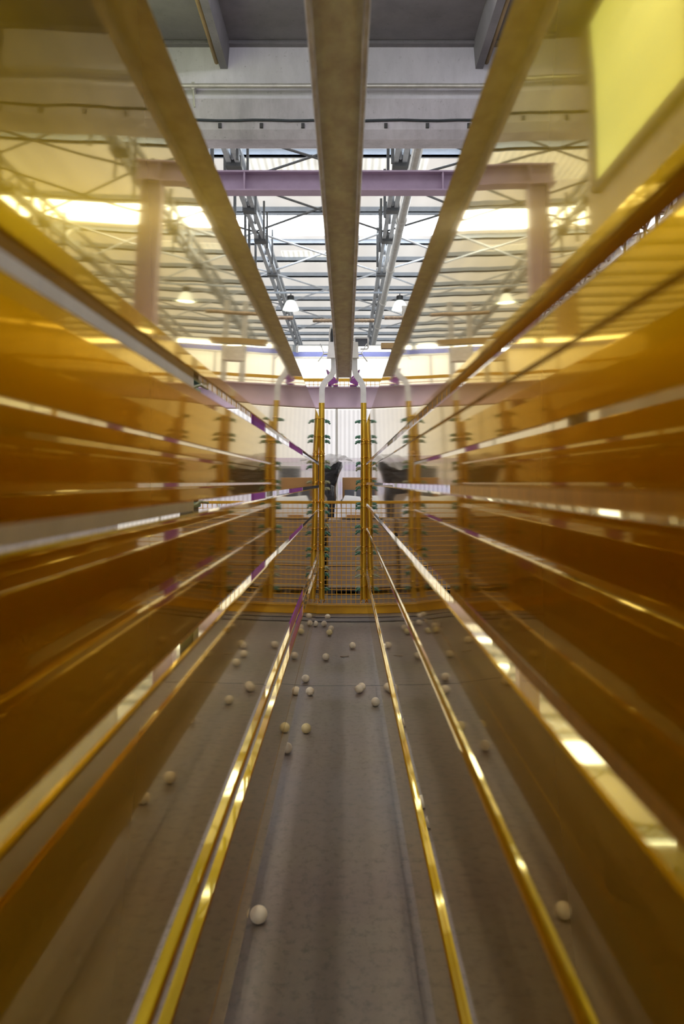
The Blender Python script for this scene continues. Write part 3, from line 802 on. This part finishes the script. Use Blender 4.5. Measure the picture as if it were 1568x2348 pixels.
    # grey wrapped rolls standing on a bench by the partition
    for X, w in ((852, 'right'), (660, 'left')):
        dd = 8.7*K; p = at(X, 1112, dd); q = at(X, 1070, dd); rad = .17
        r = empty('film_roll', p); tag(r, 'grey wrapped roll standing by the partition, %s of the aisle' % w, 'roll', 'grey rolls by the partition')
        mb = MB(); mb.lathe([(.001, 0), (rad*.97, 0), (rad, .02), (rad, q.z-p.z-.02), (rad*.98, q.z-p.z), (.05, q.z-p.z+.005), (.001, q.z-p.z)], p, 28); child(mb, 'roll_body', M['grey_wrap'], r, smooth=False)
        mb = MB(); mb.lathe([(rad*1.01, q.z-p.z-.03), (rad*1.03, q.z-p.z+.005), (rad*.9, q.z-p.z+.012)], p, 28); child(mb, 'film_rim', M['film'], r)
        mb = MB(); mb.box(p.x-.3, p.x+.3, dd-.25, dd+.25, p.z-.04, p.z, .006)
        for sx in (-.27, .27):
            for sy in (-.22, .22): mb.box(p.x+sx-.025, p.x+sx+.025, dd+sy-.025, dd+sy+.025, 0, p.z-.04)
        tag(mb.build('roll_stand', M['beige'], loc=(p.x, dd, 0)), 'beige stand carrying the grey wrapped roll, %s of the aisle' % w, 'stand')
goods()

# ------------------------------------------------------------------ balls on the floor
BD = .050
def balls():
    r0 = BD/2
    b2 = bmesh.new(); bmesh.ops.create_uvsphere(b2, u_segments=32, v_segments=20, radius=r0)
    me = bpy.data.meshes.new('ball'); b2.to_mesh(me); b2.free()
    for p in me.polygons: p.use_smooth = True
    me.materials.append(M['ball'])
    me2 = me.copy(); me2.materials[0] = M['ball2']
    def fl(px, py):  # floor point under a ball whose centre is at the pixel
        d = (H-r0)*F/(py-CY); return (px-CX)*d/F, d
    L_ = [  # direct view
        (593, 2097, 0, 'nearest ball, alone on the open floor'), (702, 1670, 1, 'ball alone mid-floor left of centre'),
        (823, 1580, 0, 'front ball of the touching pair right of centre'), (829, 1575, 0, 'rear ball of the touching pair right of centre'),
        (861, 1609, 0, 'ball just in front of the touching pair, near the right rack'), (747, 1506, 0, 'ball in the middle of the floor, beyond the long joint'),
        (808, 1480, 0, 'ball right of the centre line towards the fence'), (755, 1450, 1, 'yellowed ball near the fence, left of centre'),
        (707, 1449, 1, 'yellowed ball by the left rack near the fence'), (759, 1441, 0, 'ball just behind the yellowed ball near the fence'),
        (723, 1430, 0, 'left ball of the row in front of the kerb'), (743, 1430, 0, 'right ball of the row in front of the kerb'),
        (716, 1416, 0, 'leftmost ball at the fence foot'), (751, 1414, 0, 'second ball at the fence foot')]
    pos = [(*fl(px, py), k, 'cream plastic '+t if not k else t.replace('yellowed ball', 'yellowed plastic ball').replace('ball alone', 'pale yellow ball alone')) for px, py, k, t in L_]
    # balls lying under the racks, visible as reflections in the facing profiles
    for px, py, t in ((565, 1483, 'third'), (567, 1503, 'fourth'), (551, 1523, 'fifth'), (433, 1655, 'sixth'), (405, 1790, 'seventh'), (345, 1838, 'eighth'), (285, 1883, 'ninth')):
        d = (H-r0)*F/(py-CY); X = 793-126*D/d-px; x = X*d/F; pos.append((min(x, .31), d, 0, 'cream plastic ball under the right rack, %s from the fence' % t))
    for px, py, t in ((1098, 1715, 'seventh'), (1011, 1556, 'fifth'), (1009, 1585, 'sixth'), (1027, 1468, 'third'), (1097, 1562, 'fourth')):
        d = (H-r0)*F/(py-CY); X = 793+94*D/d-px; x = X*d/F; pos.append((max(x, -.36), d, 0, 'cream plastic ball under the left rack, %s from the fence' % t))
    for i, (x, y, k, t) in enumerate(pos):
        for (a, b, _, _) in pos[:i]:
            if (a-x)**2+(b-y)**2 < BD**2: 
                dd = math.hypot(a-x, b-y) or 1e-3; x, y = a+(x-a)/dd*BD*1.01, b+(y-b)/dd*BD*1.01
        pos[i] = (x, y, k, t)
        o = bpy.data.objects.new('plastic_ball', me2 if k else me); COL.objects.link(o); o.location = (x, y, r0)
        o.rotation_euler = (i, 2*i, 0); tag(o, t, 'ball', 'plastic balls scattered on the floor')
    # scraps of wire
    for px, py, w in ((790, 1506, 'beyond the joint in the middle of the floor'),):
        d = H*F/(py-CY); x = (px-CX)*d/F; mb = MB()
        mb.path([(x-.03, d, .004), (x-.02, d-.02, .004), (x, d-.005, .005), (x+.03, d+.01, .004)], .003)
        tag(mb.build('wire_scrap', M['rod']), 'short bent scrap of wire lying '+w, 'wire')
balls()

# ------------------------------------------------------------------ lights: unseen battens added under the near slab
zs = at(0, 100, 8.*K).z-.06
M['side_fill'] = mat('side_fill_glow', (1,1,1), .5, 0, .01, 2, emit=(1,.95,.9), es=2.5)  # added fill over the space left of the racks
M['wall_fill'] = mat('wall_fill_glow', (1,1,1), .5, 0, .01, 2, emit=(.95,.96,1), es=40.)  # added fill for the end wall and the cross beam
M['right_fill'] = mat('right_fill_glow', (1,1,1), .5, 0, .01, 2, emit=(1,.95,.88), es=22.)  # added fill for the next rack's gold faces on the right
M['high_fill'] = mat('high_fill_glow', (1,1,1), .5, 0, .01, 2, emit=(1,.96,.9), es=18.)  # added fill for the sides of the overhead channel
spots = []
for y in (-.6, 1.2, 3.0, 4.8): spots += [(-.06, y, 'bay_tube', 'left of the aisle middle'), (.18, y, 'bay_tube', 'right of the aisle middle'), (-1.05, y, 'side_fill', 'over the space left of the racks'), (.33, y, 'right_fill', 'over the space right of the racks')]
for y in (1.5, 4.5, 7.5): spots += [(-2.3, y, 'high_fill', 'near the left side wall'), (2.6, y, 'high_fill', 'far right of the racks')]
for x, w in ((-.42, 'left, just before the purple cross beam'), (.38, 'right, just before the purple cross beam')): spots.append((x, 6.3, 'wall_fill', w))
for x, w in ((-2.4, 'far left near the lintel'), (-.9, 'left near the lintel'), (.9, 'right near the lintel'), (2.4, 'far right near the lintel')): spots.append((x, 8.6, 'wall_fill', w))
for x, y, mt, w in spots:
    r = empty('added_batten', (x, y, zs)); tag(r, 'added white batten lamp, unseen under the concrete slab, '+w, 'tube light', 'unseen added batten lamps, '+w)  # added out of view to light aisle, racks and end wall
    mb = MB(); mb.box(x-.06, x+.06, y-.8, y+.8, zs-.05, zs+.06); child(mb, 'fixture', M['frame_white'], r)
    mb = MB(); mb.tube((x, y-.75, zs-.08), (x, y+.75, zs-.08), .028, 10); child(mb, 'tube', M[mt], r)

W = bpy.data.worlds.new('world'); S.world = W; W.use_nodes = True
bg = W.node_tree.nodes['Background']; bg.inputs[0].default_value = (.93, .97, 1, 1); bg.inputs[1].default_value = 1.25

# ------------------------------------------------------------------ camera
cd = bpy.data.cameras.new('camera'); co = bpy.data.objects.new('camera', cd); COL.objects.link(co)
co.location = (0, 0, H); co.rotation_euler = (math.pi/2, 0, 0)
cd.sensor_fit = 'VERTICAL'; cd.sensor_height = 36; cd.sensor_width = 24; cd.lens = F/2348*36
cd.shift_x = -(CX-784)/2348; cd.shift_y = (CY-1174)/2348
cd.clip_start = .02; cd.dof.use_dof = True; cd.dof.focus_distance = D+.1; cd.dof.aperture_fstop = 4.8
S.camera = co
S.view_settings.view_transform = 'Standard'; S.view_settings.look = 'None'; S.view_settings.exposure = .32
c = S.cycles
c.max_bounces = 18; c.glossy_bounces = 16; c.diffuse_bounces = 3; c.transmission_bounces = 6; c.transparent_max_bounces = 12
c.sample_clamp_indirect = 6; c.use_denoising = True; c.blur_glossy = .5
c.use_adaptive_sampling = True; c.adaptive_threshold = .05
